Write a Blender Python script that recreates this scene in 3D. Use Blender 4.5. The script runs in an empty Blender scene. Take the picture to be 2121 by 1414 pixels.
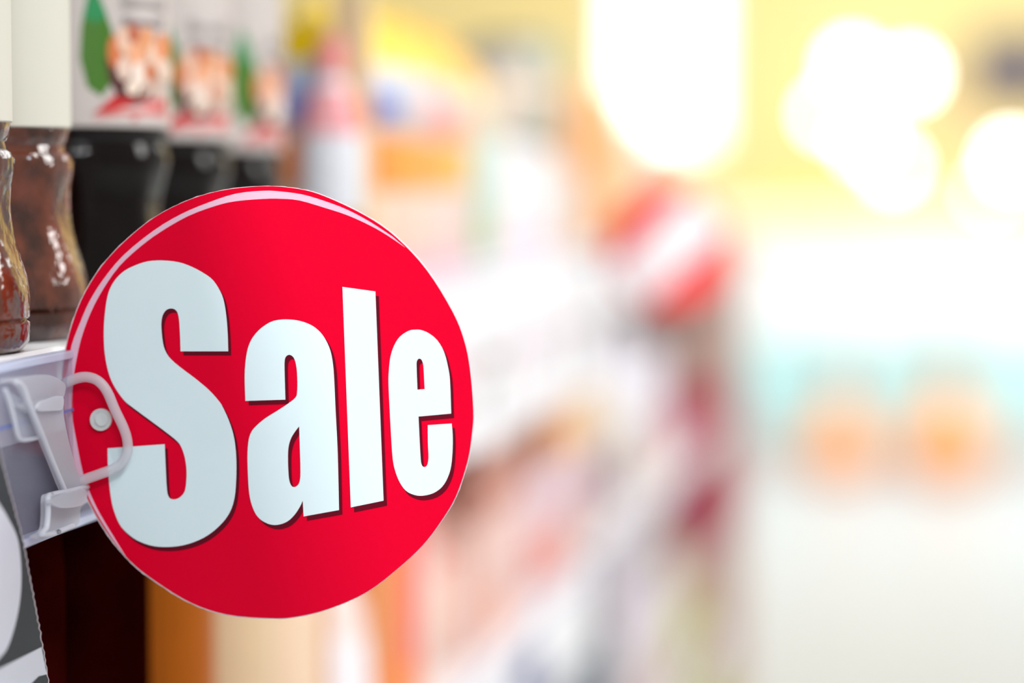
import bpy, bmesh, math, random
from mathutils import Matrix, Vector
from mathutils.geometry import tessellate_polygon
random.seed(7)
C = bpy.context.scene.collection
S = bpy.context.scene
# ------------------------------------------------------------------ camera
F = 5008.0
YAW = math.atan((1980-1060.5)/F)
PIT = math.atan((707-364)/F*math.cos(YAW))
cy, sy, cp, sp = math.cos(YAW), math.sin(YAW), math.cos(PIT), math.sin(PIT)
FW = Vector((-sy*cp, cy*cp, -sp)); RT = Vector((cy, sy, 0)); UP = Vector((-sy*sp, cy*sp, cp))
cam = bpy.data.cameras.new('camera'); co = bpy.data.objects.new('camera', cam); C.objects.link(co)
M = Matrix((RT, UP, -FW)).transposed().to_4x4(); co.matrix_world = M
cam.lens = 85; cam.sensor_width = 36; cam.clip_start = .02; cam.clip_end = 60
cam.dof.use_dof = True; cam.dof.focus_distance = .878; cam.dof.aperture_fstop = 2.37
cam.dof.aperture_blades = 0
S.camera = co
# ------------------------------------------------------------------ world and light
S.view_settings.view_transform = 'Standard'; S.view_settings.look = 'None'
S.view_settings.gamma = 1; S.view_settings.use_curve_mapping = False
S.view_settings.exposure = 0.6
W = bpy.data.worlds.new('store_ambient'); S.world = W; W.use_nodes = True
W.node_tree.nodes['Background'].inputs[0].default_value = (1, .97, .93, 1)
W.node_tree.nodes['Background'].inputs[1].default_value = .33
def area(name, loc, target, sx, sy_, power, col=(1, 1, 1)):
    l = bpy.data.lights.new(name, 'AREA'); l.shape = 'RECTANGLE'; l.size = sx; l.size_y = sy_
    l.energy = power; l.color = col
    o = bpy.data.objects.new(name, l); C.objects.link(o); o.location = loc
    o.rotation_euler = (Vector(target)-Vector(loc)).to_track_quat('-Z', 'Y').to_euler()
    return o
area('ceiling_light', (.9, -1.6, 1.6), (-.2, .85, -.1), 1.0, .5, 21, (.92, .98, 1))
area('ceiling_light', (-.815, -.5, 1.9), (-.2, .85, -.1),  .06, .5, 44, (1, .99, .97))
area('ceiling_light', (1.3, 2.2, 1.6), (-.4, 2.4, -.4), .6, 3.0, 51, (1, .98, .95))
area('ceiling_light', (1.0, 6.5, 1.9), (0, 6.5, -1.2), 2.0, 3.0, 44, (.97, 1, 1))
area('ceiling_light', (0.3, 9.0, 2.2), (.2, 11.0, -.6), 3.0, 1.0, 112, (.97, 1, 1))
for i, (x, y, z) in enumerate([(.55, .1, 1.1), (.75, -.5, 1.1), (.35, -.9, 1.2), (.9, .9, 1.1)]):  # small unseen lamps, added to put glints on the glossy bottles
    area('added_glint_lamp', (x, y, z), (-.36, 1.0, 0), .035, .035, (4.5, 3.5, 2, 1.5)[i])
# ------------------------------------------------------------------ materials
def lin(c):
    return tuple((v/255/12.92 if v/255 <= .04045 else ((v/255+.055)/1.055)**2.4) for v in c)
_m = {}
def mat(name, col, rough=.45, coat=0, k=.82, var=.05, scale=60, emit=0, metal=0, spec=.5, trans=0, bump=0):
    if name in _m: return _m[name]
    m = bpy.data.materials.new(name); m.use_nodes = True; nt = m.node_tree
    b = nt.nodes['Principled BSDF']
    c = tuple(v*k for v in lin(col))
    tc = nt.nodes.new('ShaderNodeTexCoord'); n = nt.nodes.new('ShaderNodeTexNoise')
    n.inputs['Scale'].default_value = scale; n.inputs['Detail'].default_value = 3
    nt.links.new(tc.outputs['Object'], n.inputs['Vector'])
    mx = nt.nodes.new('ShaderNodeMix'); mx.data_type = 'RGBA'
    if var >= .3:
        q = nt.nodes.new('ShaderNodeMapRange'); q.inputs[1].default_value = .36; q.inputs[2].default_value = .64
        nt.links.new(n.outputs['Fac'], q.inputs[0])
    mx.inputs[6].default_value = (*[v*(1-var) for v in c], 1)
    mx.inputs[7].default_value = (*[min(1, v*(1+var)) for v in c], 1)
    nt.links.new((q if var >= .3 else n).outputs[0 if var >= .3 else 'Fac'], mx.inputs[0]); nt.links.new(mx.outputs[2], b.inputs['Base Color'])
    b.inputs['Roughness'].default_value = rough; b.inputs['Coat Weight'].default_value = coat
    b.inputs['Coat Roughness'].default_value = .06; b.inputs['Metallic'].default_value = metal
    b.inputs['Specular IOR Level'].default_value = spec
    if bump:
        v = nt.nodes.new('ShaderNodeTexNoise'); v.inputs['Scale'].default_value = 150; v.inputs['Detail'].default_value = 2
        nt.links.new(tc.outputs['Object'], v.inputs['Vector'])
        bp = nt.nodes.new('ShaderNodeBump'); bp.inputs['Strength'].default_value = bump; bp.inputs['Distance'].default_value = .004
        nt.links.new(v.outputs['Fac'], bp.inputs['Height']); nt.links.new(bp.outputs[0], b.inputs['Normal']); nt.links.new(bp.outputs[0], b.inputs['Coat Normal'])
    if trans: b.inputs['Transmission Weight'].default_value = trans
    if emit:
        b.inputs['Emission Color'].default_value = (*lin(col), 1); b.inputs['Emission Strength'].default_value = emit
    _m[name] = m; return m
def pm(col, rough=.4, **kw):
    return mat('print_%d_%d_%d' % tuple(col), col, rough, **kw)
def clear(name, col, opacity, rough=.25, bump=0):
    m = bpy.data.materials.new(name); m.use_nodes = True; nt = m.node_tree; b = nt.nodes['Principled BSDF']
    b.inputs['Base Color'].default_value = (*lin(col), 1); b.inputs['Roughness'].default_value = rough
    tr = nt.nodes.new('ShaderNodeBsdfTransparent'); tl = nt.nodes.new('ShaderNodeBsdfTranslucent')
    tl.inputs[0].default_value = (*lin(col), 1)
    a = nt.nodes.new('ShaderNodeMixShader'); a.inputs[0].default_value = .35
    nt.links.new(b.outputs[0], a.inputs[1]); nt.links.new(tl.outputs[0], a.inputs[2])
    x = nt.nodes.new('ShaderNodeMixShader')
    n = nt.nodes.new('ShaderNodeTexNoise'); n.inputs['Scale'].default_value = 220
    mr = nt.nodes.new('ShaderNodeMapRange'); mr.inputs[3].default_value = opacity-.06; mr.inputs[4].default_value = opacity+.06
    nt.links.new(n.outputs['Fac'], mr.inputs[0]); nt.links.new(mr.outputs[0], x.inputs[0])
    nt.links.new(tr.outputs[0], x.inputs[1]); nt.links.new(a.outputs[0], x.inputs[2])
    nt.links.new(x.outputs[0], nt.nodes['Material Output'].inputs[0])
    return m
# ------------------------------------------------------------------ helpers
def ray(px, py): return FW + RT*((px-1060.5)/F) + UP*((707-py)/F)
def PY(px, py, Y): d = ray(px, py); return d*(Y/d.y)
def PX(px, py, X): d = ray(px, py); return d*(X/d.x)
def link(name, verts, faces, m, parent=None, smooth=False):
    me = bpy.data.meshes.new(name); me.from_pydata([tuple(v) for v in verts], [], faces); me.update()
    bm = bmesh.new(); bm.from_mesh(me); bmesh.ops.recalc_face_normals(bm, faces=bm.faces); bm.to_mesh(me); bm.free()
    if smooth:
        for p in me.polygons: p.use_smooth = True
        me.set_sharp_from_angle(angle=math.radians(38))
    me.materials.append(m)
    o = bpy.data.objects.new(name, me); C.objects.link(o)
    if parent: o.parent = parent
    return o
def tag(o, label, cat, group=None, kind=None):
    if label: o['label'] = label
    if cat: o['category'] = cat
    if group: o['group'] = group
    if kind: o['kind'] = kind
    return o
def thing(name, label, cat, loc=(0, 0, 0), group=None):
    o = bpy.data.objects.new(name, None); C.objects.link(o); o.location = loc; o.empty_display_size = .02
    return tag(o, label, cat, group)
def loop_smooth(pts, n=3, closed=True, sharp=()):
    out = []; N = len(pts)
    for i in range(N if closed else N-1):
        p0, p1, p2, p3 = pts[(i-1) % N], pts[i], pts[(i+1) % N], pts[(i+2) % N]
        if not closed:
            p0 = pts[max(i-1, 0)]; p3 = pts[min(i+2, N-1)]
        if i in sharp: p0 = p1
        if (i+1) % N in sharp: p3 = p2
        for k in range(n):
            t = k/n
            out.append(tuple(.5*((2*b)+(-a+c)*t+(2*a-5*b+4*c-d)*t*t+(-a+3*b-3*c+d)*t**3) for a, b, c, d in zip(p0, p1, p2, p3)))
    if not closed: out.append(tuple(pts[-1]))
    return out
def slab(name, loops, fn, off, m, parent=None, smooth=False):
    """closed px loops -> solid plate; fn(px,py) gives the front point, off the vector to the back"""
    L = [[Vector(fn(*p)) for p in lp] for lp in loops]
    flat = [v for lp in L for v in lp]; n = len(flat)
    tr = tessellate_polygon(L)
    off = Vector(off)
    verts = flat + [v+off for v in flat]
    faces = [tuple(t) for t in tr] + [tuple(i+n for i in reversed(t)) for t in tr]
    s = 0
    for lp in L:
        k = len(lp)
        for i in range(k):
            a, b = s+i, s+(i+1) % k
            faces.append((a, b, b+n, a+n))
        s += k
    return link(name, verts, faces, m, parent, smooth)
def box(name, x0, x1, y0, y1, z0, z1, m, parent=None, bev=.002):
    bm = bmesh.new(); bmesh.ops.create_cube(bm, size=1)
    for v in bm.verts:
        v.co = ((x0+x1)/2+v.co.x*(x1-x0), (y0+y1)/2+v.co.y*(y1-y0), (z0+z1)/2+v.co.z*(z1-z0))
    if bev: bmesh.ops.bevel(bm, geom=bm.edges[:], offset=bev, segments=2, affect='EDGES', profile=.5)
    me = bpy.data.meshes.new(name); bm.to_mesh(me); bm.free(); me.materials.append(m)
    o = bpy.data.objects.new(name, me); C.objects.link(o)
    if parent: o.parent = parent
    return o
def loft(name, secs, m, parent=None, seg=28, cx=0, cyy=0, fn=None):
    """secs: (z, half depth x, half width y, exponent) superellipse rings"""
    V = []; Fc = []
    for z, a, b, e in secs:
        for i in range(seg):
            t = 2*math.pi*i/seg; c, s_ = math.cos(t), math.sin(t)
            f = fn(t, z) if fn else 1
            V.append((cx+f*a*math.copysign(abs(c)**(2/e), c), cyy+f*b*math.copysign(abs(s_)**(2/e), s_), z))
    for r in range(len(secs)-1):
        for i in range(seg):
            j = (i+1) % seg
            Fc.append((r*seg+i, r*seg+j, (r+1)*seg+j, (r+1)*seg+i))
    Fc.append(tuple(range(seg))[::-1]); Fc.append(tuple((len(secs)-1)*seg+i for i in range(seg)))
    return link(name, V, Fc, m, parent, True)
def tube(name, pts, r, m, parent=None, seg=14, caps=True):
    V = []; Fc = []; P = [Vector(p) for p in pts]; N = len(P); nrm = Vector((0, 1, 0))
    for i, p in enumerate(P):
        t = (P[min(i+1, N-1)]-P[max(i-1, 0)]).normalized()
        u = t.cross(nrm).normalized(); w = u.cross(t)
        for k in range(seg):
            a = 2*math.pi*k/seg
            V.append(p+u*(r*math.cos(a))+w*(r*.8*math.sin(a)))
    for i in range(N-1):
        for k in range(seg):
            j = (k+1) % seg
            Fc.append((i*seg+k, i*seg+j, (i+1)*seg+j, (i+1)*seg+k))
    Fc.append(tuple(range(seg))); Fc.append(tuple((N-1)*seg+k for k in range(seg))[::-1])
    return link(name, V, Fc, m, parent, True)
K = .3248          # the aisle face of the shelving stands at x = -K
Y0 = .85           # the round sign hangs in the plane y = Y0
FLOOR = -1.25
ZR0, ZR1 = -.130, -.0625    # price rail of the main shelf
# ------------------------------------------------------------------ setting
floor = tag(box('floor', -5, 4, -2.5, 13.2, FLOOR-.1, FLOOR, mat('pale_floor', (222, 224, 224), .4, k=.76, scale=3), bev=0), None, None, kind='structure')
wall = mat('warm_yellow_wall', (255, 230, 156), .7, k=.9, scale=4)
# far wall with a tall bright window opening
def wallpiece(n, *a): return tag(box(n, *a, bev=0), None, None, kind='structure')
wx0, wx1, wz0, wz1 = -1.84, -1.27, .16, 1.9
wb = thing('wall_back', None, None, (0, 0, 0)); del wb; bpy.data.objects.remove(bpy.data.objects['wall_back'])
def ringwall():
    X0, X1, Z0, Z1 = -5, 4, FLOOR, 3.0; Y = 13.0; T = .15
    V = [(X0, Y, Z0), (X1, Y, Z0), (X1, Y, Z1), (X0, Y, Z1), (wx0, Y, wz0), (wx1, Y, wz0), (wx1, Y, wz1), (wx0, Y, wz1)]
    V += [(x, y+T, z) for x, y, z in V]
    Q = [(0, 1, 5, 4), (1, 2, 6, 5), (2, 3, 7, 6), (3, 0, 4, 7)]
    Fc = Q + [tuple(i+8 for i in q[::-1]) for q in Q] + [(4, 5, 13, 12), (5, 6, 14, 13), (6, 7, 15, 14), (7, 4, 12, 15), (0, 1, 9, 8), (1, 2, 10, 9), (2, 3, 11, 10), (3, 0, 8, 11)]
    return link('wall_back', V, Fc, wall)
tag(ringwall(), None, None, kind='structure')
win = tag(box('window_1', wx0, wx1, 13.04, 13.06, wz0, wz1, mat('bright_daylight_pane', (255, 252, 244), .3, emit=2.1), bev=0), None, None, kind='structure')
wf = mat('white_window_frame', (250, 248, 240), .5)
for a in ((wx0, wx0+.04, wz0, wz1), (wx1-.04, wx1, wz0, wz1)):
    box('window_frame', a[0], a[1], 13.0, 13.04, a[2], a[3], wf, win, 0)
for a in ((wz0, wz0+.04), (wz1-.04, wz1)):
    box('window_frame', wx0+.04, wx1-.04, 13.0, 13.04, a[0], a[1], wf, win, 0)
tag(box('baseboard_back', -5, 4, 12.98, 13.0, FLOOR, FLOOR+.1, mat('baseboard_cream', (225, 215, 195)), bev=0), None, None, kind='structure')
# ------------------------------------------------------------------ main shelving
white_metal = mat('white_enamel_steel', (242, 243, 246), .35, scale=20)
taupe = mat('taupe_enamel', (208, 176, 164), .5, scale=20)
darkback = mat('dark_brown_backboard', (52, 34, 30), .7, scale=20)
def shelving(label, y0, y1, ztop, boards, back, post):
    g = thing('shelving_unit', label, 'shelving', (-K-.25, (y0+y1)/2, FLOOR))
    inv = -Vector(g.location)
    def B(n, *a, **k):
        o = box(n, *a, parent=g, **k); o.location = inv; return o
    B('back_panel', -K-.47, -K-.45, y0, y1, FLOOR, ztop, back)
    B('plinth', -K-.45, -K-.01, y0, y1, FLOOR, FLOOR+.12, white_metal)
    for y in (y0, y1):
        B('upright', -K-.45, -K-.42, y-.015, y+.015, FLOOR, ztop, post)
    for z, t, d in boards:
        B('shelf_board', -K-.45, -K+d, y0+.002, y1-.002, z-t, z, white_metal)
    return g
shelving('near shelving unit behind the round red sign, carrying the dark bottles', .3, 2.16, .22,
         [(-.0625, .032, -.003), (-.347, .03, -.003), (-.64, .03, -.003), (-.95, .03, -.003), (.215, .03, -.003)], darkback, taupe)
shelving('far shelving unit at the blurred end of the aisle row', 2.2, 3.43, .12,
         [(-.0625, .032, -.003), (-.347, .03, -.003), (-.64, .03, -.003), (-.95, .03, -.003)], mat('pale_backboard', (205, 180, 165), .7), taupe)
# ------------------------------------------------------------------ price rails (clear plastic)
railp = clear('clear_rail_plastic', (180, 182, 206), .30, .15)
raill = clear('rail_lip_plastic', (222, 230, 250), .75, .15)
blue = clear('blue_rail_line', (120, 150, 225), .6, .2)
def rail(label, y0, y1, z0, z1, solid=False):
    g = thing('price_rail', label, 'price rail', (-K, y0, z0))
    inv = -Vector(g.location)
    def B(n, *a, **k):
        o = box(n, *a, parent=g, **k); o.location = inv; return o
    fm = (mat('white_ticket_strip', (246, 247, 252), .35) if solid is True else pm(solid)) if solid else railp
    B('front_plate', -K+.0015, -K+.003, y0, y1, z0+.003, z1-.003, fm, bev=0)
    B('top_lip', -K-.002, -K+.0035, y0, y1, z1-.003, z1, raill, bev=.0005)
    B('bottom_lip', -K-.002, -K+.0035, y0, y1, z0, z0+.003, raill, bev=.0005)
    if not solid: B('seam_line', -K+.003, -K+.0034, y0, y1, z1-.0225, z1-.0215, blue, bev=0)
    return g
rail('clear plastic price rail the round red sign is clipped to', .32, 1.20, ZR0, ZR1-.001)
rail('white price strip on the main shelf to the right of the red sign', 1.203, 2.155, ZR0, ZR1-.001, True)
rail('white price strip on the far unit main shelf, behind the small red sign', 2.205, 3.425, ZR0, ZR1-.001, True)
lr_ = rail('white price strip on the lower shelf under the round sign', .32, 2.155, -.425, -.348, True)
nv = box('navy_print', -K+.003, -K+.0034, 1.77, 1.88, -.41, -.366, mat('navy_print', (40, 54, 130), .5), lr_, 0); nv.location = -Vector(lr_.location)
rail('white price strip on the far unit lower shelf', 2.205, 2.62, -.390, -.348, (206, 196, 206))

# ------------------------------------------------------------------ the round sale sign
DISC = [(134,738),(148.3,675),(176.6,604.7),(224.6,534),(301,463.3),(374.5,420.9),(453.7,395.5),(544.2,385.6),(617,391),(673,406.8),(757.3,447),(820.3,491.3),(883.3,559),(937,645.3),(961,705),(973,765),(979.8,850),(977,897.7),(968,955),(943.7,1028.2),(912,1081),(875,1129),(822.7,1177.8),(759,1225.7),(679.6,1260.5),(610,1277),(559,1279.5),(471.3,1272.2),(398.1,1248.8),(324.9,1204.9),(266.4,1158.1),(213.7,1090.7),(172.7,1014.6),(155,965),(141.5,915.5),(132,853.2),(129,796.6)]
LS = [(374,727.3),(472.7,727.3),(471.6,691.3),(469,657.3),(464.2,625.5),(456.8,604.3),(441.9,580.9),(422.8,566),(397.3,552.3),(369.8,542.7),(335.8,539.1),(306.1,541),(280.6,549.1),(259.4,559.7),(242.4,574.6),(229.7,593.7),(222.3,614.9),(218,642.5),(215.3,674.3),(215.3,710.4),(219.1,746.4),(227.6,780.4),(240.3,805.9),(257.3,829.2),(270,840),(295.5,859.1),(323.1,879.3),(348.5,898.4),(367.6,914.3),(376.1,927),(382.5,946.1),(385.9,967.3),(386.3,988.5),(383.6,1014),(376.1,1026.7),(365.5,1033.1),(354.9,1033.1),(348.5,1026.7),(345.4,1009.8),(343.2,967.3),(341.1,919.6),(222.9,928.1),(223.3,958.8),(225.9,999.2),(231.8,1041.6),(240.3,1069.2),(250.9,1090.4),(270,1109.5),(291.2,1122.2),(318.8,1130.7),(348.5,1132.4),(380.4,1128.6),(412.2,1118),(437.7,1103.1),(461,1081.9),(475.9,1060.7),(484.3,1037.3),(488.2,1009.8),(489.7,967.3),(488.2,931.2),(483.3,899.4),(473.7,869.7),(461,842.1),(452.5,829.2),(433.4,808),(405.8,784.6),(376.1,762.4),(357,746.4),(346.4,733.7),(339,716.7),(335.4,693.4),(334.1,670),(336.9,653.1),(344.3,642),(354.9,638.6),(364.5,642.5),(369.8,655.2),(372.3,682.8)]
SS = (0, 1, 40, 41)
LA = [(508.2,830),(506.8,790.3),(507.3,763.8),(510.3,735.5),(515.6,714.3),(525.4,695.7),(541.3,678.9),(560.7,666.5),(578.4,662.1),(599.6,661.4),(622.6,664.8),(645.6,673.6),(663.3,687.7),(675.6,705.4),(684.5,726.6),(689.8,754.9),(692.4,790.3),(695.1,850),(699.5,938.4),(702.2,1056),(628.8,1069.2),(627,1036.5),(620.8,1049.8),(610.2,1065.7),(596.1,1079),(578.4,1086),(560.7,1086),(543,1078.1),(530.7,1065.7),(521.8,1046.2),(516.5,1023.3),(513.9,991.4),(512.5,947.2),(514.2,917.2),(518.3,899.5),(527.1,885.4),(548.3,866.8),(574.9,850),(597,835.4),(612,823),(615.2,813.3),(615.9,790.3),(614.3,762),(610.2,744.3),(604.9,736.9),(598.7,734.6),(592.5,738.1),(589.5,747.8),(589.5,772.6),(591.1,827.4)]
SA = (0, 19, 20, 21, 49)
LAH = [(619.6,882.7),(620.8,920.7),(622.2,964.9),(621.7,991.4),(617.3,1003.8),(608.5,1008.6),(601.4,1002),(597.8,984.4),(596.4,947.2),(597.8,924.3),(603.2,906.6),(612,892.4)]
LL = [(709.2,593.9),(777.5,603.4),(794.5,1036.6),(726.6,1050.5)]
LE = [(934.5,856.2),(932,787.9),(927.6,758.2),(919.7,728.5),(905.8,704.7),(888,689.9),(872.2,683.4),(860.3,682.6),(846.4,684.9),(828.6,696.8),(816.7,714.6),(808.8,738.4),(805.4,768.1),(804.8,797.8),(808.8,879.2),(812.4,938.6),(816.7,968.3),(826.6,996),(840.5,1015.8),(858.3,1024.7),(876.1,1026.3),(897.9,1020.8),(915.7,1007.9),(927.6,988.1),(934.5,964.3),(937.5,928.7),(937.5,899),(935.5,876.8),(886,880.2),(886.4,918.8),(887.6,946.5),(885,962.4),(879.1,966.9),(873.2,961.4),(870.6,938.6),(866.8,862.4)]
SE = (0, 27, 28, 35)
LEH = [(864.6,806.7),(879.7,805.7),(877.7,768.1),(876.1,752.3),(872.2,743.9),(867.2,742.8),(863.3,748.3),(862.9,762.2)]
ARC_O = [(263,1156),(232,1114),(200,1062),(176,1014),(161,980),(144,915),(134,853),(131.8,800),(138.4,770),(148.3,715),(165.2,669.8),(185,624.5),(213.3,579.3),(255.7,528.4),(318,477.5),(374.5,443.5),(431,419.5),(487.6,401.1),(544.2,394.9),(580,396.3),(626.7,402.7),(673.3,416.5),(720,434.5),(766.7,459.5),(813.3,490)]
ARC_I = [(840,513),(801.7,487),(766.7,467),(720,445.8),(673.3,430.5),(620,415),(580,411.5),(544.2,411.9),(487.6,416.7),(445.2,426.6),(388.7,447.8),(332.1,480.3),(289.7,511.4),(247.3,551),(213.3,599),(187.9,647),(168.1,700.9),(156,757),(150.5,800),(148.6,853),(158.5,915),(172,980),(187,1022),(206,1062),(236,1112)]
red = mat('glossy_red_print', (238, 0, 48), .45, spec=.05, k=.70, var=.03, scale=500)
core = mat('white_card_core', (225, 215, 222), .8, scale=400)
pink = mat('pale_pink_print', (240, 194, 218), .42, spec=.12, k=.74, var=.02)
lett = mat('bluish_white_print', (222, 240, 246), .42, spec=.15, k=.80, var=.02)
shad = mat('dark_maroon_print', (96, 0, 26), .42, spec=.15, var=.05)
sgn = thing('sale_sign', 'large round red "Sale" card clipped to the clear price rail', 'sign', PY(557, 832, Y0))
def child(o, root): o.location = -Vector(root.location); return o
def sub(o, part): o.parent = part; o.location = (0, 0, 0); return o
disc_s = loop_smooth(DISC, 4)
ccx, ccy = 556, 832
# card edge: slightly frayed white board behind the printed face
def frayed():
    out = []
    for i, (x, y) in enumerate(loop_smooth(DISC, 9)):
        a = math.atan2(y-ccy, x-ccx)
        w = 1.0 + 1.6*max(0, math.cos(a-2.45)) + 1.2*max(0, math.cos(a+.25))**3
        w += random.uniform(-.6, .9)*(1 if random.random() < .5 else .2)
        out.append((x+math.cos(a)*w, y+math.sin(a)*w))
    return out
child(slab('card_core', [frayed()], lambda x, y: PY(x, y, Y0+.0001), (0, .0009, 0), core, sgn), sgn)
face = child(slab('printed_face', [disc_s], lambda x, y: PY(x, y, Y0-.0002), (0, .0003, 0), red, sgn), sgn)
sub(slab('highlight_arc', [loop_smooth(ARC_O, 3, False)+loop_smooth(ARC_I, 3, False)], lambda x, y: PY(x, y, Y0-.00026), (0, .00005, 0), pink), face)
for nm, lp, hs, sh, (dx, dy) in (('S', LS, None, SS, (6, 8.5)), ('a', LA, LAH, SA, (7, 9)), ('l', LL, None, (0, 1, 2, 3), (7, 10)), ('e', LE, LEH, SE, (6, 9))):
    loops = [lp if len(lp) == 4 else loop_smooth(lp, 3, sharp=sh)]
    if hs: loops.append(loop_smooth(hs, 3, sharp=(0,) if nm == 'a' else (0, 1)))
    lsh = sub(slab('letter_shadow', loops, lambda x, y: PY(x+dx, y+dy, Y0-.00030), (0, .00004, 0), shad), face)
    sub(slab('letter', loops, lambda x, y: PY(x, y, Y0-.00036), (0, .00004, 0), lett), face)
# scuffs are in the varnish only (very fine relief)
# rivet
frost = clear('frosted_clip_plastic', (216, 218, 226), .55, .3)
frost2 = clear('frosted_clip_edge', (226, 230, 238), .75, .3)
pin = clear('frosted_rivet_plastic', (226, 230, 230), .93, .25)
clip = thing('sign_clip', 'frosted plastic rail clip with a loop holding the round red sign', 'clip', PX(120, 950, -K+.004))
def circ(cx_, cy_, r, n=28, r2=None):
    return [(cx_+r*math.cos(2*math.pi*i/n), cy_+(r2 or r)*math.sin(2*math.pi*i/n)) for i in range(n)]
rv = child(slab('rivet', [circ(208, 869, 22, r2=23)], lambda x, y: PY(x, y, Y0-.0016), (0, .0012, 0), pin, clip, True), clip)
sub(slab('rivet_dome', [circ(210, 868, 13, r2=14)], lambda x, y: PY(x, y, Y0-.0022), (0, .0007, 0), pin, None, True), rv)
def PP(x, y): return PY(x, y, Y0-.0045)
lp = loop_smooth([(96,822),(128,797),(160,783),(184,781),(205,790),(222,811),(238,848),(256,886),(264,914),(263,938),(251,960),(232,972),(205,982),(180,991),(158,1001)], 5, False)
child(tube('loop', [PP(*p) for p in lp], .0019, frost, clip), clip)
PXF = lambda d: (lambda x, y: PX(x, y, -K+d))
child(slab('spine', [loop_smooth([(58,838),(66,850),(88,905),(112,965),(138,1028),(152,1034),(180,1022),(172,1000),(160,975),(143,915),(132,860),(128,826),(96,826)], 2)], PXF(.0075), (-.002, 0, 0), frost, clip), clip)
child(tube('spine_rib', [PX(x, y, -K+.008) for x, y in loop_smooth([(34,790),(48,802),(62,840),(85,895),(110,958),(137,1022)], 4, False)], .0010, frost2, clip), clip)
child(slab('top_hook', [loop_smooth([(4,792),(20,784),(60,779),(100,776),(130,790),(136,806),(124,838),(96,842),(70,858),(46,846),(38,836),(56,836),(50,812),(36,794),(20,790)], 3)], PXF(.0062), (-.002, 0, 0), frost, clip), clip)
child(slab('hook_lip', [loop_smooth([(80,850),(84,834),(104,826),(130,820),(130,846),(112,850)], 3)], PXF(.0086), (-.0016, 0, 0), frost2, clip), clip)
child(tube('side_tab', [PX(x, y, -K+.005) for x, y in loop_smooth([(10,806),(20,835),(29,870),(37,903),(47,911),(66,909),(86,904)], 4, False)], .0009, frost2, clip), clip)
child(slab('side_tab_web', [[(10,806),(60,836),(88,903),(47,911),(37,903),(24,850)]], PXF(.0045), (-.0008, 0, 0), clear('thin_clip_web', (225, 232, 245), .35), clip), clip)
child(slab('bottom_hook', [loop_smooth([(97,1030),(108,1022),(138,1014),(180,1006),(190,1034),(168,1050),(165,1078),(152,1094),(118,1106),(84,1116),(74,1110),(92,1098),(96,1070)], 3, sharp=(3, 4))], PXF(.0068), (-.0022, 0, 0), frost, clip), clip)
child(tube('bottom_hook_rib', [PX(x, y, -K+.0085) for x, y in loop_smooth([(180,1008),(140,1017),(110,1023),(99,1030),(99,1060),(96,1092),(86,1106),(112,1104),(150,1088)], 4, False)], .0011, frost2, clip), clip)
child(slab('cross_bar', [loop_smooth([(104,1036),(118,1048),(140,1052),(176,1042),(178,1014),(150,1018)], 3)], PXF(.0105), (-.0015, 0, 0), frost, clip), clip)
# ------------------------------------------------------------------ hanging ticket, lower left
tk = thing('price_ticket', 'dark grey price ticket with large white oval hanging at the left edge', 'ticket', PX(0, 1100, -K+.006))
edge = [(-6, 905), (3.6, 954.5), (29, 1052.7), (47, 1118), (65.4, 1220), (85.4, 1325.4), (98, 1398), (108, 1460)]
el = []
for a, b in zip(edge, edge[1:]):
    n = max(1, int(math.dist(a, b)/8))
    for i in range(n):
        t = i/n; j = (1.4 if i % 2 else -.8)+random.uniform(-.5, .8)
        el.append((a[0]+(b[0]-a[0])*t+j, a[1]+(b[1]-a[1])*t))
el.append(edge[-1])
child(slab('paper', [[(-300, 905)] + [(x+1.5, y+.5) for x, y in el] + [(-300, 1600)]], PXF(.0050), (-.0005, 0, 0), core, tk), tk)
child(slab('dark_print', [[(-300, 907)] + el + [(-300, 1600)]], PXF(.0053), (-.0002, 0, 0), mat('charcoal_print', (72, 79, 84), .6, spec=.2, var=.15, scale=900, k=.5), tk), tk)
wp = mat('white_ticket_print', (220, 225, 238), .5, k=.74)
child(slab('white_oval', [loop_smooth([(-60,1000),(-20,1022),(0,1045),(18,1074.5),(36.4,1114.5),(43.6,1169),(43,1227),(34.5,1281.8),(18,1336),(0,1362),(-30,1385),(-70,1380),(-110,1200)], 4)], PXF(.0056), (-.0002, 0, 0), wp, tk), tk)
child(slab('white_band', [[(-200,1480),(0,1384),(86,1340),(92,1372),(97,1396),(80,1400),(60,1420),(50,1440),(-200,1560)]], PXF(.0056), (-.0002, 0, 0), wp, tk), tk)
tk['label'] = 'dark grey ticket with a large white oval hanging at the left edge'

# ------------------------------------------------------------------ bottles of the main shelf
ZS = -.0625
def patch(name, cx_, cyy, R, pts, m, parent, rings=4):
    """print on a round label: pts in (s, z), s = sideways offset/R as seen from the aisle end"""
    th0 = math.atan2(-cyy, -cx_)
    cs = sum(p[0] for p in pts)/len(pts); cz = sum(p[1] for p in pts)/len(pts)
    def mp(s, z):
        s = max(-.99, min(.99, s)); a = th0+math.asin(s)
        return (cx_+R*math.cos(a), cyy+R*math.sin(a), z)
    V = [mp(cs, cz)]; n = len(pts); Fc = []
    for r in range(1, rings+1):
        f = r/rings
        V += [mp(cs+(s-cs)*f, cz+(z-cz)*f) for s, z in pts]
    for i in range(n): Fc.append((0, 1+i, 1+(i+1) % n))
    for r in range(rings-1):
        for i in range(n):
            a = 1+r*n+i; b = 1+r*n+(i+1) % n
            Fc.append((a, b, b+n, a+n))
    return link(name, V, Fc, m, parent, True)
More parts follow.
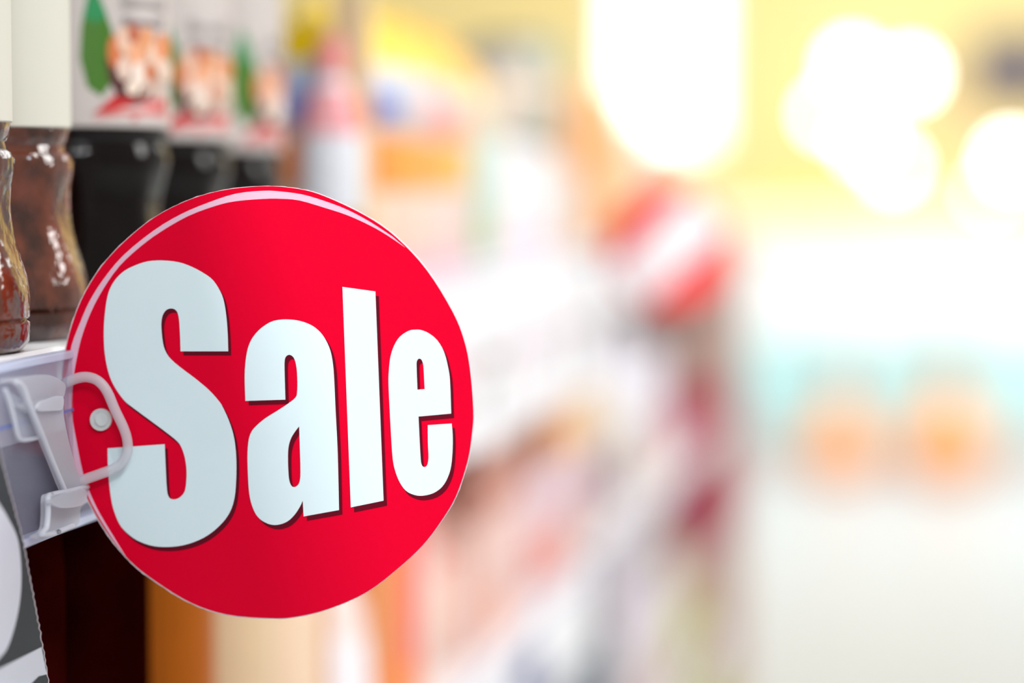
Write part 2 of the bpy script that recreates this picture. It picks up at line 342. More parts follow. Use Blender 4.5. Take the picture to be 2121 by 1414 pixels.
def ell(cs, cz, a, b, n=16, rot=0):
    o = []
    for i in range(n):
        t = 2*math.pi*i/n; x, y = math.cos(t), math.sin(t)
        o.append((cs+a*(x*math.cos(rot)-y*math.sin(rot)*b/a), cz+b*(x*math.sin(rot)*a/b*.5+y)))
    return o
glassy_brown = mat('brown_liquid_bottle', (98, 46, 26), .10, coat=.5, k=.75, var=.7, scale=45, bump=.22)
glassy_black = mat('black_liquid_bottle', (10, 4, 4), .05, spec=.22, k=.8, var=.3, scale=30)
capm = mat('bottle_cap_red', (190, 30, 40), .4)
def bottle(label, y, R, bodym, zl, labelm, group, xin=.05, art=None, zl1=.125, slim=False):
    x = -K-xin
    g = thing('drink_bottle', label, 'bottle', (x, y, ZS), group)
    h0, z0 = zl-ZS, ZS
    def twist(t, z):
        f = (z-ZS)/h0
        if f <= .15 or f >= .9: return 1
        w = math.sin(math.pi*(f-.15)/.75)
        return 1+.022*w*math.cos(9*t+5*f)
    secs = []
    prof = [(0, .86), (.015, .93), (.05, .985), (.12, 1.0), (.155, 1.0), (.165, .975), (.18, .998), (.25, .985), (.33, .95), (.42, .905), (.5, .875), (.58, .865), (.66, .885), (.74, .93), (.78, .955), (.81, .975), (.84, .987), (.87, .987), (.90, .975), (.925, .95), (.94, .945), (.955, .96), (.97, .99), (1.0, 1.0)]
    lr = 1.0
    if slim:
        prof = [(0, .86), (.015, .93), (.05, .985), (.10, 1.0), (.135, 1.0), (.145, .97), (.16, 1.0), (.25, 1.0), (.33, .965), (.42, .90), (.5, .85), (.58, .822), (.66, .815), (.74, .83), (.80, .86), (.85, .87), (.88, .845), (.895, .805), (.93, .79), (.955, .82), (1.0, .84)]
        lr = .85
    for f, r in prof: secs.append((z0+f*h0, R*r, R*r, 2))
    R0 = R; R = R*lr
    secs += [(zl+.0005, R*.985, R*.985, 2), (zl1, R*.985, R*.985, 2), (zl1+.01, R*.95, R*.95, 2), (zl1+.025, R*.75, R*.75, 2), (zl1+.037, R*.38, R*.38, 2), (zl1+.044, R*.33, R*.33, 2)]
    child(loft('body', secs, bodym, g, 72, x, y, twist), g)
    wlp = child(loft('wrap_label', [(zl+.001, R*.99, R*.99, 2), (zl+.0015, R*1.005, R*1.005, 2), (zl1-.0015, R*1.005, R*1.005, 2), (zl1-.001, R*.99, R*.99, 2)], labelm, g, 64, x, y), g)
    child(loft('cap', [(zl1+.044, R*.36, R*.36, 2), (zl1+.0445, R*.38, R*.38, 2), (zl1+.060, R*.38, R*.38, 2), (zl1+.0605, R*.35, R*.35, 2)], capm, g, 32, x, y), g)
    if art:
        for q_, (nm, pts, col) in enumerate(art):
            sub(patch(nm, x, y, R*(1.008+.0012*q_), pts, pm(col), None), wlp)
    return g
cream = mat('cream_wrap_label', (214, 212, 200), .7, spec=.1, k=.82, var=.01)
wl = mat('offwhite_wrap_label', (216, 206, 202), .45, k=.72, var=.02)
bottle('nearest brown bottle, cut by the left edge of the picture', .815, .038, glassy_brown, .0190, cream, None, .040, slim=True)
bottle('brown bottle with plain cream label, left of the dark bottles', .895, .038, glassy_brown, .0185, cream, None, .048, slim=True)
def art(ds, zz, zb, leafw=.2):
    def sh(p): return [(s+ds, z+zz) for s, z in p]
    L = [('leaf', sh([(0,.082),(.1,.072),(.19,.062),(.22,.050),(.18,.040),(.08,.034),(-.06,.038),(-.13,.050),(-.11,.063),(-.05,.074)]), (66, 118, 24)),
         ('leaf_tip', sh([(0,.0825),(.1,.0725),(.15,.067),(.02,.064),(-.10,.066),(-.055,.0745)]), (30, 140, 80)),
         ('pink_swoosh', [(-.02+ds, zb+.004),(.2+ds, zb+.009),(.95, zb+.014),(.95, zb+.005),(.4+ds, zb+.0035)], (214, 130, 126)),
         ('red_swoosh', [(-.02+ds, zb+.006),(.12+ds, zb+.011),(.24+ds, zb+.0155),(.4+ds, zb+.0155),(.7+ds, zb+.0135),(.70+ds, zb+.0105),(.4+ds, zb+.010),(.15+ds, zb+.0075)], (200, 30, 34)),
         ('soy_bowl', sh([(.12,.050),(.16,.040),(.26,.033),(.42,.0315),(.56,.033),(.60,.042),(.4,.050)]), (84, 40, 40)),
         ('plate', sh([(.34,.041),(.5,.034),(.7,.034),(.84,.042),(.82,.050),(.5,.052)]), (206, 176, 160))]
    for a_, b_, r_, h_, c_ in ((.22,.053,.08,.007,(214,120,70)),(.32,.058,.09,.006,(236,196,172)),(.43,.052,.09,.006,(240,170,130)),(.30,.046,.07,.005,(236,206,190)),
                               (.53,.058,.08,.006,(224,150,100)),(.62,.052,.08,.006,(240,204,180)),(.45,.044,.08,.005,(246,226,212)),(.56,.045,.06,.004,(200,110,60)),
                               (.70,.056,.08,.006,(226,140,90)),(.72,.046,.08,.005,(234,204,186)),(.40,.061,.05,.004,(190,90,50)),(.38,.038,.07,.003,(246,224,206))):
        L.append(('food_picture', sh(ell(a_, b_, r_, h_)), c_))
    L += [
         ('lettering', sh([(.3,.078),(.72,.078),(.72,.071),(.3,.071)]), (170, 160, 158)),
         ('lettering', sh([(.3,.068),(.7,.068),(.7,.064),(.3,.064)]), (150, 138, 138))]
    return L
bottle('first black bottle right of the brown ones, green leaf on its label', 1.0, .0415, glassy_black, .0205, wl, 'black bottles on the main shelf', .052, art(.20, 0, .0205))
bottle('second black bottle from the left, food picture on its label', 1.09, .0415, glassy_black, .0165, wl, 'black bottles on the main shelf', .052, art(.22, -.005, .0165))
bottle('third black bottle from the left, next to the white pack', 1.18, .0415, glassy_black, .0125, wl, 'black bottles on the main shelf', .052, art(.48, -.008, .0125))

# ------------------------------------------------------------------ packs
def proj(x, y, z=-.02):
    v = Vector((x, y, z)); d = v.dot(FW); return (1060.5+F*v.dot(RT)/d, 707-F*v.dot(UP)/d)
def ylen(px): return PX(px, 500, -K-.012).y
def pack(kind, px0, px1, top, bot, col, label, cat, group=None, zbase=None, bands=(), capc=None, xin=.014, depth=.10, y01=None):
    """kind: carton | pouch | bottle | can | tub; px0..px1 gives its stretch along the shelf"""
    y0, y1 = y01 or (ylen(px0), ylen(px1)); px0, px1 = (px0, px1) if not y01 else (proj(-K-.012, y0)[0], proj(-K-.012, y1)[0]); yc = (y0+y1)/2; b = (y1-y0)/2*.97
    if kind in ('bottle', 'can', 'tub'): a = b = min(b, .055)
    else: a = depth/2
    x = -K-xin-a
    pxc = (px0+px1)/2
    z1 = PX(pxc, top, -K-.012).z*yc/ylen(pxc)
    z0 = zbase if zbase is not None else PX(pxc, bot, -K-.012).z*yc/ylen(pxc)
    h = z1-z0
    g = thing({'carton': 'food_carton', 'pouch': 'food_pouch', 'bottle': 'bottle', 'can': 'food_can', 'tub': 'food_tub'}[kind], label, cat, (x, yc, z0), group)
    body = pm(col)
    if kind == 'carton':
        e = 12
        secs = [(z0, a*.98, b*.98, e), (z0+.002, a, b, e), (z1-.002, a, b, e), (z1, a*.98, b*.98, e)]
    elif kind == 'pouch':
        e = 3.2
        secs = [(z0, a*.75, b*.86, e), (z0+h*.04, a*.86, b*.92, e), (z0+h*.2, a, b, e), (z0+h*.55, a*.92, b*.98, e), (z0+h*.8, a*.55, b*.95, 3), (z0+h*.9, a*.12, b*.97, 4), (z1, a*.05, b*.97, 6)]
    elif kind == 'bottle':
        secs = [(z0, a*.9, b*.9, 2), (z0+.004, a, b, 2), (z0+h*.6, a, b, 2), (z0+h*.72, a*.85, b*.85, 2), (z0+h*.82, a*.45, b*.45, 2), (z0+h*.86, a*.36, b*.36, 2)]
    elif kind == 'can':
        secs = [(z0, a*.93, b*.93, 2), (z0+.003, a, b, 2), (z0+h*.94, a, b, 2), (z0+h*.97, a*.94, b*.94, 2), (z1, a*.95, b*.95, 2)]
    else:
        secs = [(z0, a*.8, b*.8, 2), (z0+.003, a*.83, b*.83, 2), (z0+h*.84, a*.98, b*.98, 2)]
    child(loft('body', secs, body, g, 40, x, yc), g)
    def ringsz(f0, f1, s=1.012):
        zs = [f0+(f1-f0)*i/5 for i in range(6)]
        out = []
        for f in zs:
            z = z0+f*h
            for q, w in zip(secs, secs[1:]):
                if q[0] <= z <= w[0]+1e-9:
                    t = (z-q[0])/max(1e-9, w[0]-q[0]); out.append((z, (q[1]+(w[1]-q[1])*t)*s+.0004, (q[2]+(w[2]-q[2])*t)*s, q[3])); break
        return out
    for f0, f1, c2 in bands:
        child(loft('printed_band', ringsz(f0, f1), pm(c2), g, 40, x, yc), g)
    cc = pm(capc or (235, 235, 235))
    if kind == 'bottle':
        child(loft('cap', [(z0+h*.85, a*.42, b*.42, 2), (z0+h*.98, a*.42, b*.42, 2), (z1, a*.38, b*.38, 2)], cc, g, 24, x, yc), g)
    elif kind == 'tub':
        child(loft('lid', [(z0+h*.84, a, b, 2), (z0+h*.98, a, b, 2), (z1, a*.95, b*.95, 2)], cc, g, 24, x, yc), g)
    elif kind == 'pouch':
        child(loft('crimped_seal', [(z0+h*.9, a*.14, b*.985, 4), (z1+.001, a*.07, b*.985, 6)], cc if capc else body, g, 24, x, yc), g)
    return g
PK = pack
Z1, Z2, Z3 = -.0625, -.347, -.64
# --- main shelf, right of the black bottles (upper row resting on the lower one)
PK('bottle', 600, 690, 78, 0, (236, 238, 246), 'white bottle with pink band right of the black bottles', 'bottle', None, Z1, [(.62, .80, (248, 160, 165)), (.05, .3, (205, 165, 120))], (250, 150, 150), y01=(1.298, 1.334), xin=.002)
PK('carton', 690, 742, -20, 0, (232, 204, 160), 'tall tan carton between the white bottle and the stacked bags', 'carton', None, Z1, [(.55, .62, (235, 170, 20))], y01=(1.338, 1.352), xin=.004, depth=.022)
stackA = [(772, 818, (250, 140, 50), (248, 216, 190)), (820, 872, (252, 165, 60), (246, 214, 196)), (874, 930, (250, 170, 80), (248, 220, 205)), (932, 984, (250, 190, 90), (246, 216, 212))]
for i, (p0, p1, c1, c2) in enumerate(stackA):
    pc = (p0+p1)/2; top = 272+(pc-770)*.10
    PK('carton', p0, p1, top, 0, c2, ['first', 'second', 'third', 'fourth'][i]+' orange-topped cream carton of the lower stack row, from the left', 'carton', 'orange-topped cream cartons', Z1, [(.62, .985, c1), (.02, .14, (240, 190, 205))])
def ztop(px, py): return PX(px, py, -K-.012).z*1.0
upA = [(774, 808, 0, (198, 212, 240), (255, 214, 0), (120, 140, 220), 'pale blue pack with yellow top, leftmost of the upper row'),
       (810, 852, 10, (226, 226, 234), (255, 216, 0), (110, 130, 215), 'white and blue pack with yellow top, second of the upper row'),
       (854, 905, 22, (214, 222, 228), (255, 212, 20), (235, 225, 225), 'grey-white pack with yellow top, third of the upper row'),
       (907, 952, 40, (248, 208, 206), (254, 208, 40), (240, 190, 190), 'pink pack with yellow top in the upper row'),
       (954, 996, 60, (246, 218, 212), (253, 200, 50), (245, 170, 150), 'peach pack with amber top in the upper row'),
       (998, 1036, 80, (236, 224, 190), (252, 198, 50), (240, 228, 200), 'cream pack with amber top at the right of the upper row')]
for i, (p0, p1, top, c, ct, c3, lb) in enumerate(upA):
    pc = (p0+p1)/2
    if i < 4:
        q = stackA[i]; qc = (q[0]+q[1])/2; zb = PX(qc, 272+(qc-770)*.10, -K-.012).z+.0005
        if i: zb = max(zb, PX((stackA[i-1][0]+stackA[i-1][1])/2, 272+((stackA[i-1][0]+stackA[i-1][1])/2-770)*.10, -K-.012).z+.0005)
        zb = max(zb, .0205)
    else: zb = .0205
    PK('pouch', p0, p1, top, 0, c, lb, 'pouch', 'yellow-topped packs of the upper row', zb, [(.52, .99, ct), (.1, .3, c3)], ct, depth=.07)
PK('carton', 986, 1022, 292, 0, (170, 214, 214), 'small teal carton beside the tall white bottle', 'carton', None, Z1, [(.1, .5, (170, 205, 165))])
PK('carton', 1024, 1040, 262, 0, (222, 226, 205), 'thin pale green carton left of the white jars', 'carton', None, Z1)
for i, (p0, p1) in enumerate([(1042, 1074), (1076, 1106), (1108, 1136), (1138, 1162)]):
    PK('tub', p0, p1, 285+i*8, 0, (246, 246, 250), ['first', 'second', 'third', 'fourth'][i]+' white tub left to right beneath the grey-green cartons', 'tub', 'white tubs on the main shelf', Z1, [(.05, .2, (235, 205, 220))], (250, 250, 252))
for i, (p0, p1, tp, c) in enumerate([(1042, 1086, 150, (230, 214, 200)), (1088, 1128, 95, (205, 200, 190)), (1130, 1168, 80, (150, 172, 160))]):
    g = PK('carton', p0, p1, tp, 270, c, ['beige', 'grey', 'grey-green'][i]+' carton stacked above the white tubs', 'carton', None, PX(1042, 283, -K-.012).z*1.0+.003, [(.4, .6, (225, 205, 190))], depth=.06)
PK('carton', 1164, 1200, 175, 0, (240, 180, 130), 'orange-brown carton at the end of the near unit', 'carton', None, Z1, [(0.02, .5, (236, 222, 212))])
PK('pouch', 1202, 1218, 190, 0, (245, 170, 110), 'slim orange pouch at the end of the near unit', 'pouch', None, Z1, [(0.05, .5, (225, 200, 190))])
farrow = [(1240, 1270, 185, (245, 180, 120), 'carton'), (1272, 1300, 200, (250, 190, 120), 'carton'), (1302, 1330, 250, (250, 222, 200), 'tub'), (1332, 1358, 255, (252, 232, 200), 'tub'),
          (1360, 1384, 300, (200, 178, 160), 'carton'), (1386, 1408, 300, (210, 186, 168), 'carton'), (1410, 1430, 310, (250, 220, 150), 'pouch'), (1432, 1450, 330, (250, 225, 150), 'pouch'), (1452, 1468, 350, (250, 222, 160), 'pouch')]
fl = ['orange carton, first on the far unit', 'amber carton, second on the far unit', 'pale peach tub on the far unit', 'cream tub on the far unit', 'taupe carton on the far unit, left of the lighter one', 'light taupe carton on the far unit', 'pale yellow pouch, nearest of three on the far unit', 'pale yellow pouch, middle of three on the far unit', 'pale yellow pouch, last of three on the far unit']
for (p0, p1, tp, c, k), lb in zip(farrow, fl):
    PK(k, p0, p1, tp, 0, c, lb, k, None, Z1, [(.2, .35, tuple(min(255, v+12) for v in c))], depth=.12)
# --- small round sign further along
s2 = thing('sale_sign', 'small blurred round red sign with white band further down the aisle', 'sign', (-.245, 2.02, -.058))
r2 = .052
cx2, cz2 = PY(1385, 515, 2.02).x, PY(1385, 515, 2.02).z
s2.location = (cx2, 2.02, cz2)
def disc2(r, n=48): return [(cx2+r*math.cos(2*math.pi*i/n), cz2+r*math.sin(2*math.pi*i/n)) for i in range(n)]
RED2 = mat('red_print_far', (246, 30, 34), .4)
child(slab('card_core', [disc2(r2+.0006)], lambda x, z: (x, 2.021, z), (0, .001, 0), core, s2), s2)
f2 = child(slab('printed_face', [disc2(r2)], lambda x, z: (x, 2.0205, z), (0, .0005, 0), RED2, s2), s2)
an = math.radians(43); hw = .021
ux, uz = math.cos(an), math.sin(an); L2 = math.sqrt(r2*r2-hw*hw)
sub(slab('white_band', [[(cx2+s*ux*L2-t*uz*hw, cz2+s*uz*L2+t*ux*hw) for s, t in ((-1, -1), (1, -1), (1, 1), (-1, 1))]], lambda x, z: (x, 2.0202, z), (0, .0002, 0), mat('white_print_far', (252, 244, 248))), f2)
child(box('clip_arm', -K, cx2-r2*.7, 2.022, 2.025, cz2-.012, cz2-.004, frost, s2, .0005), s2)
# --- hanging white tickets under the main rail
for i in range(8):
    y0 = 1.44+i*.092
    z0 = [-.186, -.184, -.19, -.188, -.186, -.19, -.187, -.185][i]
    g = thing('hanging_ticket', 'white hanging price card under the main rail, '+['nearest the red sign', 'second from the red sign', 'third from the red sign', 'fourth from the red sign', 'fifth from the red sign', 'sixth from the red sign', 'seventh from the red sign', 'farthest from the red sign'][i], 'ticket', (-K+.006, y0, z0), 'white hanging price cards')
    child(box('card', -K+.0045, -K+.0052, y0+.001, y0+.086, z0, -.098, mat('white_card', (248, 247, 252), .5), g, 0), g)
    child(box('printed_strip', -K+.0052, -K+.0054, y0+.012, y0+.074, -.132, -.120, pm([(120, 125, 110), (235, 190, 205), (190, 190, 210), (240, 200, 210)][(i+2) % 4]), g, 0), g)
    child(box('printed_strip', -K+.0052, -K+.0054, y0+.012, y0+.03, -.165, -.14, pm([(60, 66, 40), (225, 215, 225), (215, 205, 220), (230, 215, 220)][(i+2) % 4]), g, 0), g)
# --- lower shelf: bottles at the left
def lowbottle(y, R, m, label, grp, ztop_=-.15, capc=(200, 60, 40), lab=None):
    x = -K-.052
    g = thing('bottle', label, 'bottle', (x, y, Z2), grp)
    child(loft('body', [(Z2, R*.9, R*.9, 2), (Z2+.004, R, R, 2), (ztop_-.05+.03, R, R, 2), (ztop_-.005, R*.97, R*.97, 2), (ztop_+.006, R*.7, R*.7, 2), (ztop_+.01, R*.35, R*.35, 2), (ztop_+.016, R*.33, R*.33, 2)], m, g, 48, x, y), g)
    child(loft('cap', [(ztop_+.016, R*.38, R*.38, 2), (ztop_+.030, R*.38, R*.38, 2)], pm(capc), g, 24, x, y), g)
    if lab: child(loft('wrap_label', [(Z2+.03, R*1.01, R*1.01, 2), (ztop_-.02, R*1.01, R*1.01, 2)], pm(lab), g, 48, x, y), g)
dark2 = mat('dark_sauce_bottle', (44, 5, 3), .8, k=.5, spec=0, var=.3, scale=25)
amber = mat('amber_oil_bottle', (186, 96, 0), .4, k=.72, spec=.15, var=.1)
lowbottle(.76, .044, dark2, 'dark bottle on the lower shelf, behind the hanging ticket', 'dark bottles on the lower shelf', -.13)
lowbottle(.86, .044, dark2, 'dark bottle on the lower shelf, right below the sign clip', 'dark bottles on the lower shelf', -.13)
lowbottle(.962, .043, dark2, 'dark bottle on the lower shelf, left of the amber one', 'dark bottles on the lower shelf', -.13)
lowbottle(1.056, .0425, amber, 'amber bottle on the lower shelf below the round sign', None, -.13)
lowbottle(1.150, .0425, mat('peach_bottle', (236, 184, 130), .5), 'peach-coloured bottle right of the amber one', None, -.14, lab=(226, 196, 158))
lowbottle(1.242, .0425, mat('pale_bottle', (240, 205, 170), .5), 'pale beige bottle under the bottom of the round sign', None, -.15, lab=(244, 214, 184))
low = [(640, 690, 1000, 'carton', (214, 130, 60), [(.0, .1, (235, 150, 60))], 'tan-orange carton on the lower shelf, right of the pale bottle'),
       (692, 742, 1000, 'pouch', (236, 214, 206), [(.1, .5, (246, 240, 244))], 'white-bottomed pouch on the lower shelf, first of the bags'),
       (744, 792, 1000, 'pouch', (244, 226, 220), [(.05, .45, (248, 246, 250))], 'white pouch on the lower shelf, second of the bags'),
       (794, 838, 980, 'carton', (240, 150, 84), [(.1, .3, (245, 140, 60))], 'orange carton on the lower shelf'),
       (840, 880, 960, 'carton', (250, 90, 60), [(.0, .22, (246, 140, 70))], 'bright red carton on the lower shelf beneath the sign edge'),
       (882, 920, 960, 'tub', (246, 232, 226), [(.7, .82, (240, 160, 150))], 'white tub right of the bright red carton'),
       (922, 956, 940, 'pouch', (246, 206, 190), [(.5, .85, (236, 150, 140))], 'salmon pouch on the lower shelf, nearest of the pink row'),
       (958, 990, 920, 'pouch', (240, 196, 184), [(.5, .9, (190, 140, 124))], 'salmon pouch with brown top on the lower shelf'),
       (992, 1022, 900, 'carton', (240, 200, 190), [(.6, .99, (196, 132, 116))], 'brown-topped pink carton, nearest of three'),
       (1024, 1052, 890, 'carton', (242, 196, 184), [(.62, .99, (200, 130, 110)), (.05, .25, (245, 170, 140))], 'brown-topped pink carton, middle of three'),
       (1054, 1082, 880, 'carton', (238, 204, 200), [(.6, .99, (206, 136, 112))], 'brown-topped pink carton, last of three'),
       (1084, 1110, 855, 'pouch', (236, 208, 208), [(.65, .99, (214, 140, 110))], 'pale pink pouch with brown seal on the lower shelf'),
       (1112, 1136, 850, 'pouch', (234, 200, 206), [(.65, .99, (216, 140, 106)), (.05, .3, (236, 140, 120))], 'pale pink pouch with red foot on the lower shelf'),
       (1138, 1160, 830, 'carton', (232, 206, 214), [(.7, .99, (232, 150, 90)), (.05, .3, (236, 146, 130))], 'pale mauve carton with orange top'),
       (1162, 1184, 815, 'carton', (230, 204, 212), [(.7, .99, (238, 160, 80)), (.05, .3, (236, 150, 140))], 'mauve carton with bright orange top'),
       (1186, 1206, 800, 'carton', (232, 206, 200), [(.65, .99, (242, 176, 96)), (.3, .5, (220, 160, 180))], 'beige carton with amber top'),
       (1208, 1222, 800, 'carton', (226, 200, 200), [(.7, .99, (244, 200, 140))], 'thin beige carton at the end of the near lower shelf')]
for p0, p1, tp, k, c, bd, lb in low:
    PK(k, p0, p1, tp, 0, c, lb, k, None, Z2, bd, (240, 220, 210), depth=.12)
low2 = [(1240, 1266, 800, 'carton', (244, 226, 200), [(.05, .25, (200, 170, 170)), (.3, .55, (170, 140, 160))], 'cream carton, first on the far lower shelf'),
        (1268, 1292, 790, 'tub', (246, 240, 250), [(.1, .3, (120, 110, 120)), (.35, .5, (170, 130, 150))], 'white tub with grey foot, first on the far lower shelf'),
        (1294, 1316, 660, 'tub', (246, 244, 254), [(.05, .45, (130, 118, 126))], 'tall white tub with grey foot on the far lower shelf'),
        (1318, 1340, 760, 'tub', (248, 238, 228), [(.05, .25, (226, 210, 200))], 'cream tub on the far lower shelf, left of the lavender carton'),
        (1342, 1362, 720, 'carton', (232, 232, 250), [(.0, .5, (240, 228, 220))], 'lavender-white carton on the far lower shelf'),
        (1364, 1384, 720, 'carton', (236, 230, 240), [(.0, .4, (226, 200, 206))], 'lilac-white carton on the far lower shelf'),
        (1386, 1404, 860, 'carton', (206, 140, 170), [(.2, .5, (186, 50, 110))], 'mauve carton left of the crimson ones'),
        (1406, 1422, 860, 'carton', (196, 50, 100), [(.2, .5, (190, 30, 100))], 'rose carton left of the crimson ones'),
        (1424, 1440, 840, 'carton', (190, 16, 66), [(.1, .25, (190, 60, 60))], 'crimson carton on the far lower shelf, nearest of three'),
        (1442, 1456, 840, 'carton', (186, 16, 60), [(.1, .25, (180, 60, 50))], 'crimson carton on the far lower shelf, middle of three'),
        (1458, 1470, 840, 'carton', (178, 36, 56), [(.1, .25, (170, 70, 60))], 'crimson carton on the far lower shelf, last of three')]
for p0, p1, tp, k, c, bd, lb in low2:
    PK(k, p0, p1, tp, 0, c, lb, k, None, Z2, bd, (240, 236, 240), depth=.12)
# third shelf
low3 = [(1000, 1040, (246, 246, 255), (70, 80, 150), 'white carton with navy print on the third shelf, first'),
        (1042, 1080, (246, 246, 255), (56, 70, 150), 'white carton with navy print on the third shelf, second'),
        (1082, 1116, (240, 240, 250), (90, 90, 150), 'white carton with navy print on the third shelf, third'),
        (1118, 1150, (220, 224, 236), (130, 120, 130), 'pale grey carton on the third shelf'),
        (1152, 1182, (150, 146, 152), (110, 96, 100), 'mid grey carton on the third shelf'),
        (1184, 1210, (140, 140, 148), (110, 100, 104), 'darker grey carton on the third shelf'),
        (1240, 1268, (128, 136, 146), (104, 96, 100), 'blue-grey carton, first on the far third shelf'),
        (1270, 1296, (120, 118, 124), (150, 120, 116), 'charcoal carton on the far third shelf'),
        (1298, 1324, (226, 216, 226), (200, 180, 184), 'pale lilac carton on the far third shelf, nearest'),
        (1326, 1350, (230, 220, 230), (206, 186, 186), 'pale lilac carton on the far third shelf, middle'),
        (1352, 1376, (224, 212, 220), (214, 190, 180), 'pale lilac carton on the far third shelf, last'),
        (1378, 1400, (210, 196, 216), (180, 150, 160), 'mauve-grey carton on the far third shelf'),
        (1402, 1422, (206, 200, 150), (200, 206, 110), 'yellow-green carton on the far third shelf, nearest'),
        (1424, 1442, (190, 140, 150), (206, 212, 110), 'rose and green carton on the far third shelf'),
        (1444, 1460, (176, 90, 120), (206, 206, 120), 'crimson and green carton on the far third shelf')]
for p0, p1, c, c2, lb in low3:
    pc = (p0+p1)/2; yc = ylen(pc)
    top = 369.6+5008*.455/(yc*1.0)
    PK('carton', p0, p1, top, 0, c, lb, 'carton', None, Z3, [(.1, .55, c2)], depth=.14)
# end display column of the far unit
ed = thing('end_display', 'taupe end column standing at the far end of the shelving', 'display stand', (-K-.10, 3.53, FLOOR))
child(box('column', -K-.28, -K+.020, 3.46, 3.60, FLOOR, -.12, taupe, ed, .01), ed)
child(box('base_plate', -K-.30, -K+.04, 3.455, 3.61, FLOOR, FLOOR+.03, white_metal, ed, .004), ed)
child(box('header', -K-.28, -K+.020, 3.46, 3.60, -.12, -.07, pm((250, 226, 170)), ed, .006), ed)
child(box('crimson_panel', -K-.10, -K+.012, 3.452, 3.4595, -.51, -.30, pm((190, 10, 70)), ed, .002), ed)
child(box('green_panel', -K-.10, -K+.01, 3.452, 3.4595, -.86, -.72, pm((206, 212, 120)), ed, .002), ed)
# ------------------------------------------------------------------ far counter
ct = thing('service_counter', 'long white counter with pale aqua front at the far end of the store', 'counter', (.3, 10.9, FLOOR))
wc = mat('white_counter', (252, 252, 250), .4, k=.9, scale=3)
aq = mat('aqua_panel', (190, 232, 232), .3, k=.9, scale=3)
child(box('carcass', -1.05, 2.2, 10.55, 11.3, FLOOR, -.23, wc, ct, .01), ct)
child(box('worktop', -1.10, 2.25, 10.48, 11.35, -.23, -.17, wc, ct, .01), ct)
child(box('kick_board', -1.0, 2.15, 10.50, 10.549, FLOOR+.005, -1.11, pm((216, 206, 200)), ct, .004), ct)
for i in range(5):
    child(box('front_panel', -1.0+i*.64, -.40+i*.64, 10.53, 10.549, -1.10, -.66, aq, ct, .004), ct)
# orange vases on the floor in front of it
vase = mat('orange_glaze', (250, 165, 92), .35, k=.95)
twig = mat('dusty_brown_twigs', (190, 150, 142), .8)
for i, (px, s_) in enumerate(((1740, .92), (1962, 1.08))):
    p = PY(px, 900, 10.2); x = p.x
    g = thing('floor_vase', ['orange pear-shaped floor vase, left of the two by the counter', 'orange pear-shaped floor vase, right of the two by the counter'][i], 'vase', (x, 10.2, FLOOR), 'orange floor vases')
    prof = [(0, .09), (.01, .12), (.06, .165), (.12, .17), (.2, .13), (.28, .08), (.33, .05), (.36, .04), (.37, .045)]
    child(loft('vessel', [(FLOOR+z*s_, r*s_, r*s_, 2) for z, r in prof], vase, g, 36, x, 10.2), g)
    for k in range(5):
        a = k*1.26
        child(tube('stem', [(x+.01*math.cos(a), 10.2+.01*math.sin(a), FLOOR+.34*s_), (x+.03*math.cos(a), 10.2+.03*math.sin(a), FLOOR+.45*s_), (x+.06*math.cos(a), 10.2+.06*math.sin(a), FLOOR+.58*s_)], .011, twig, g, 8), g)
# counter goods
for i, (px, w, py, c, lb) in enumerate([(1600, 60, 400, (250, 222, 120), 'yellow box on the counter, leftmost'), (1680, 50, 405, (252, 224, 110), 'yellow box on the counter, second from the left'), (1745, 50, 395, (250, 216, 110), 'yellow box on the counter, third from the left'),
                                    (1815, 50, 400, (252, 222, 120), 'yellow box on the counter, fourth from the left'), (1960, 60, 400, (252, 226, 130), 'yellow box on the counter below the brown one'), (2065, 40, 405, (250, 214, 120), 'yellow box on the counter, rightmost')]):
    p = PY(px, py, 10.8); hw_ = w/F*10.8/2
    g = thing('gift_box', lb, 'box', (p.x, 10.8, -.17), 'yellow boxes on the counter')
    child(box('box_body', p.x-hw_, p.x+hw_, 10.72, 10.88, -.17, p.z-.02, pm(c), g, .006), g)
    child(box('lid', p.x-hw_-.006, p.x+hw_+.006, 10.714, 10.886, p.z-.02, p.z, pm(c), g, .004), g)
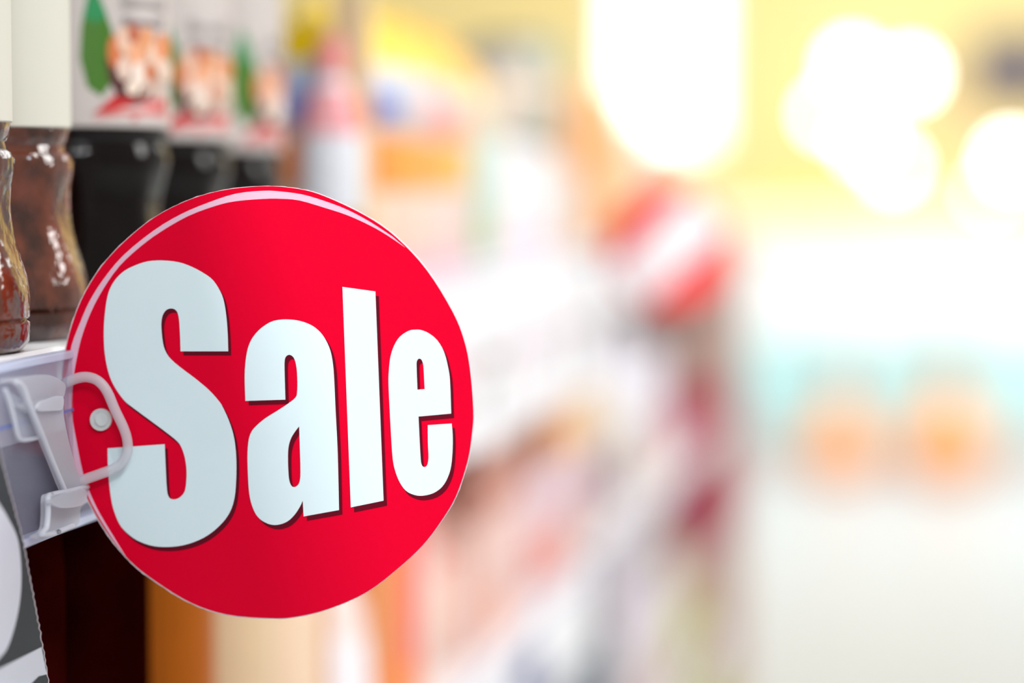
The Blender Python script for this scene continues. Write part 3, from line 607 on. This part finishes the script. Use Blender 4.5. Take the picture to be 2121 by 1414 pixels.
# pendant lamps
lampm = mat('lit_lamp_globe', (255, 250, 238), .3, emit=10)
for i, (px, py, r) in enumerate([(1765, 135, .055), (1885, 155, .055), (1715, 235, .045), (1790, 290, .05), (1850, 345, .045), (2095, 330, .055), (2050, 400, .03)]):
    p = PY(px, py, 12.2); x, z = p.x, p.z
    lb = ['topmost glowing globe lamp over the far counter', 'glowing globe lamp just right of the topmost one', 'glowing globe lamp nearest the bright window, lower than the top pair', 'glowing globe lamp in the middle of the cluster', 'lowest glowing globe lamp of the middle cluster', 'glowing globe lamp by the right edge of the picture', 'tiny glowing globe lamp just above the counter at the right'][i]
    g = thing('pendant_lamp', lb, 'lamp', (x, 12.2, z), 'glowing globe lamps')
    child(loft('globe', [(z+r*math.sin(t), max(.004, r*math.cos(t)), max(.004, r*math.cos(t)), 2) for t in [math.pi*(-.5+k/12) for k in range(13)]], lampm, g, 28, x, 12.2), g)
    child(loft('lamp_cap', [(z+r*.96, r*.3, r*.3, 2), (z+r*1.2, r*.2, r*.2, 2)], pm((240, 225, 190)), g, 20, x, 12.2), g)
    child(tube('cord', [(x, 12.2, z+r*1.15), (x, 12.2, 2.0), (x+.0005, 12.2, 3.0)], .004, pm((240, 225, 190)), g, 6), g)
# dark blue board and brown board on the back wall, right
def board(nm, px0, px1, py0, py1, col, label, cat):
    a = PY(px0, py0, 12.94); b = PY(px1, py1, 12.94)
    g = thing(nm, label, cat, ((a.x+b.x)/2, 12.98, (a.z+b.z)/2))
    child(box('board_face', a.x, b.x, 12.95, 12.975, b.z, a.z, pm(col), g, .004), g)
    fr = pm((238, 214, 176))
    for q in ((a.x-.02, a.x, b.z, a.z), (b.x, b.x+.02, b.z, a.z)): child(box('frame_bar', q[0], q[1], 12.94, 12.98, q[2], q[3], fr, g, .003), g)
    for q in ((b.z-.02, b.z), (a.z, a.z+.02)): child(box('frame_bar', a.x-.02, b.x+.02, 12.94, 12.98, q[0], q[1], fr, g, .003), g)
board('wall_board', 2000, 2270, 75, 210, (34, 30, 84), 'dark blue board high on the back wall at the right edge', 'board')
board('wall_board', 1950, 2010, 205, 245, (250, 205, 110), 'small amber board on the back wall left of the blue one', 'board')
board('wall_board', 1925, 1960, 250, 330, (225, 180, 170), 'narrow dusty pink board on the back wall', 'board')
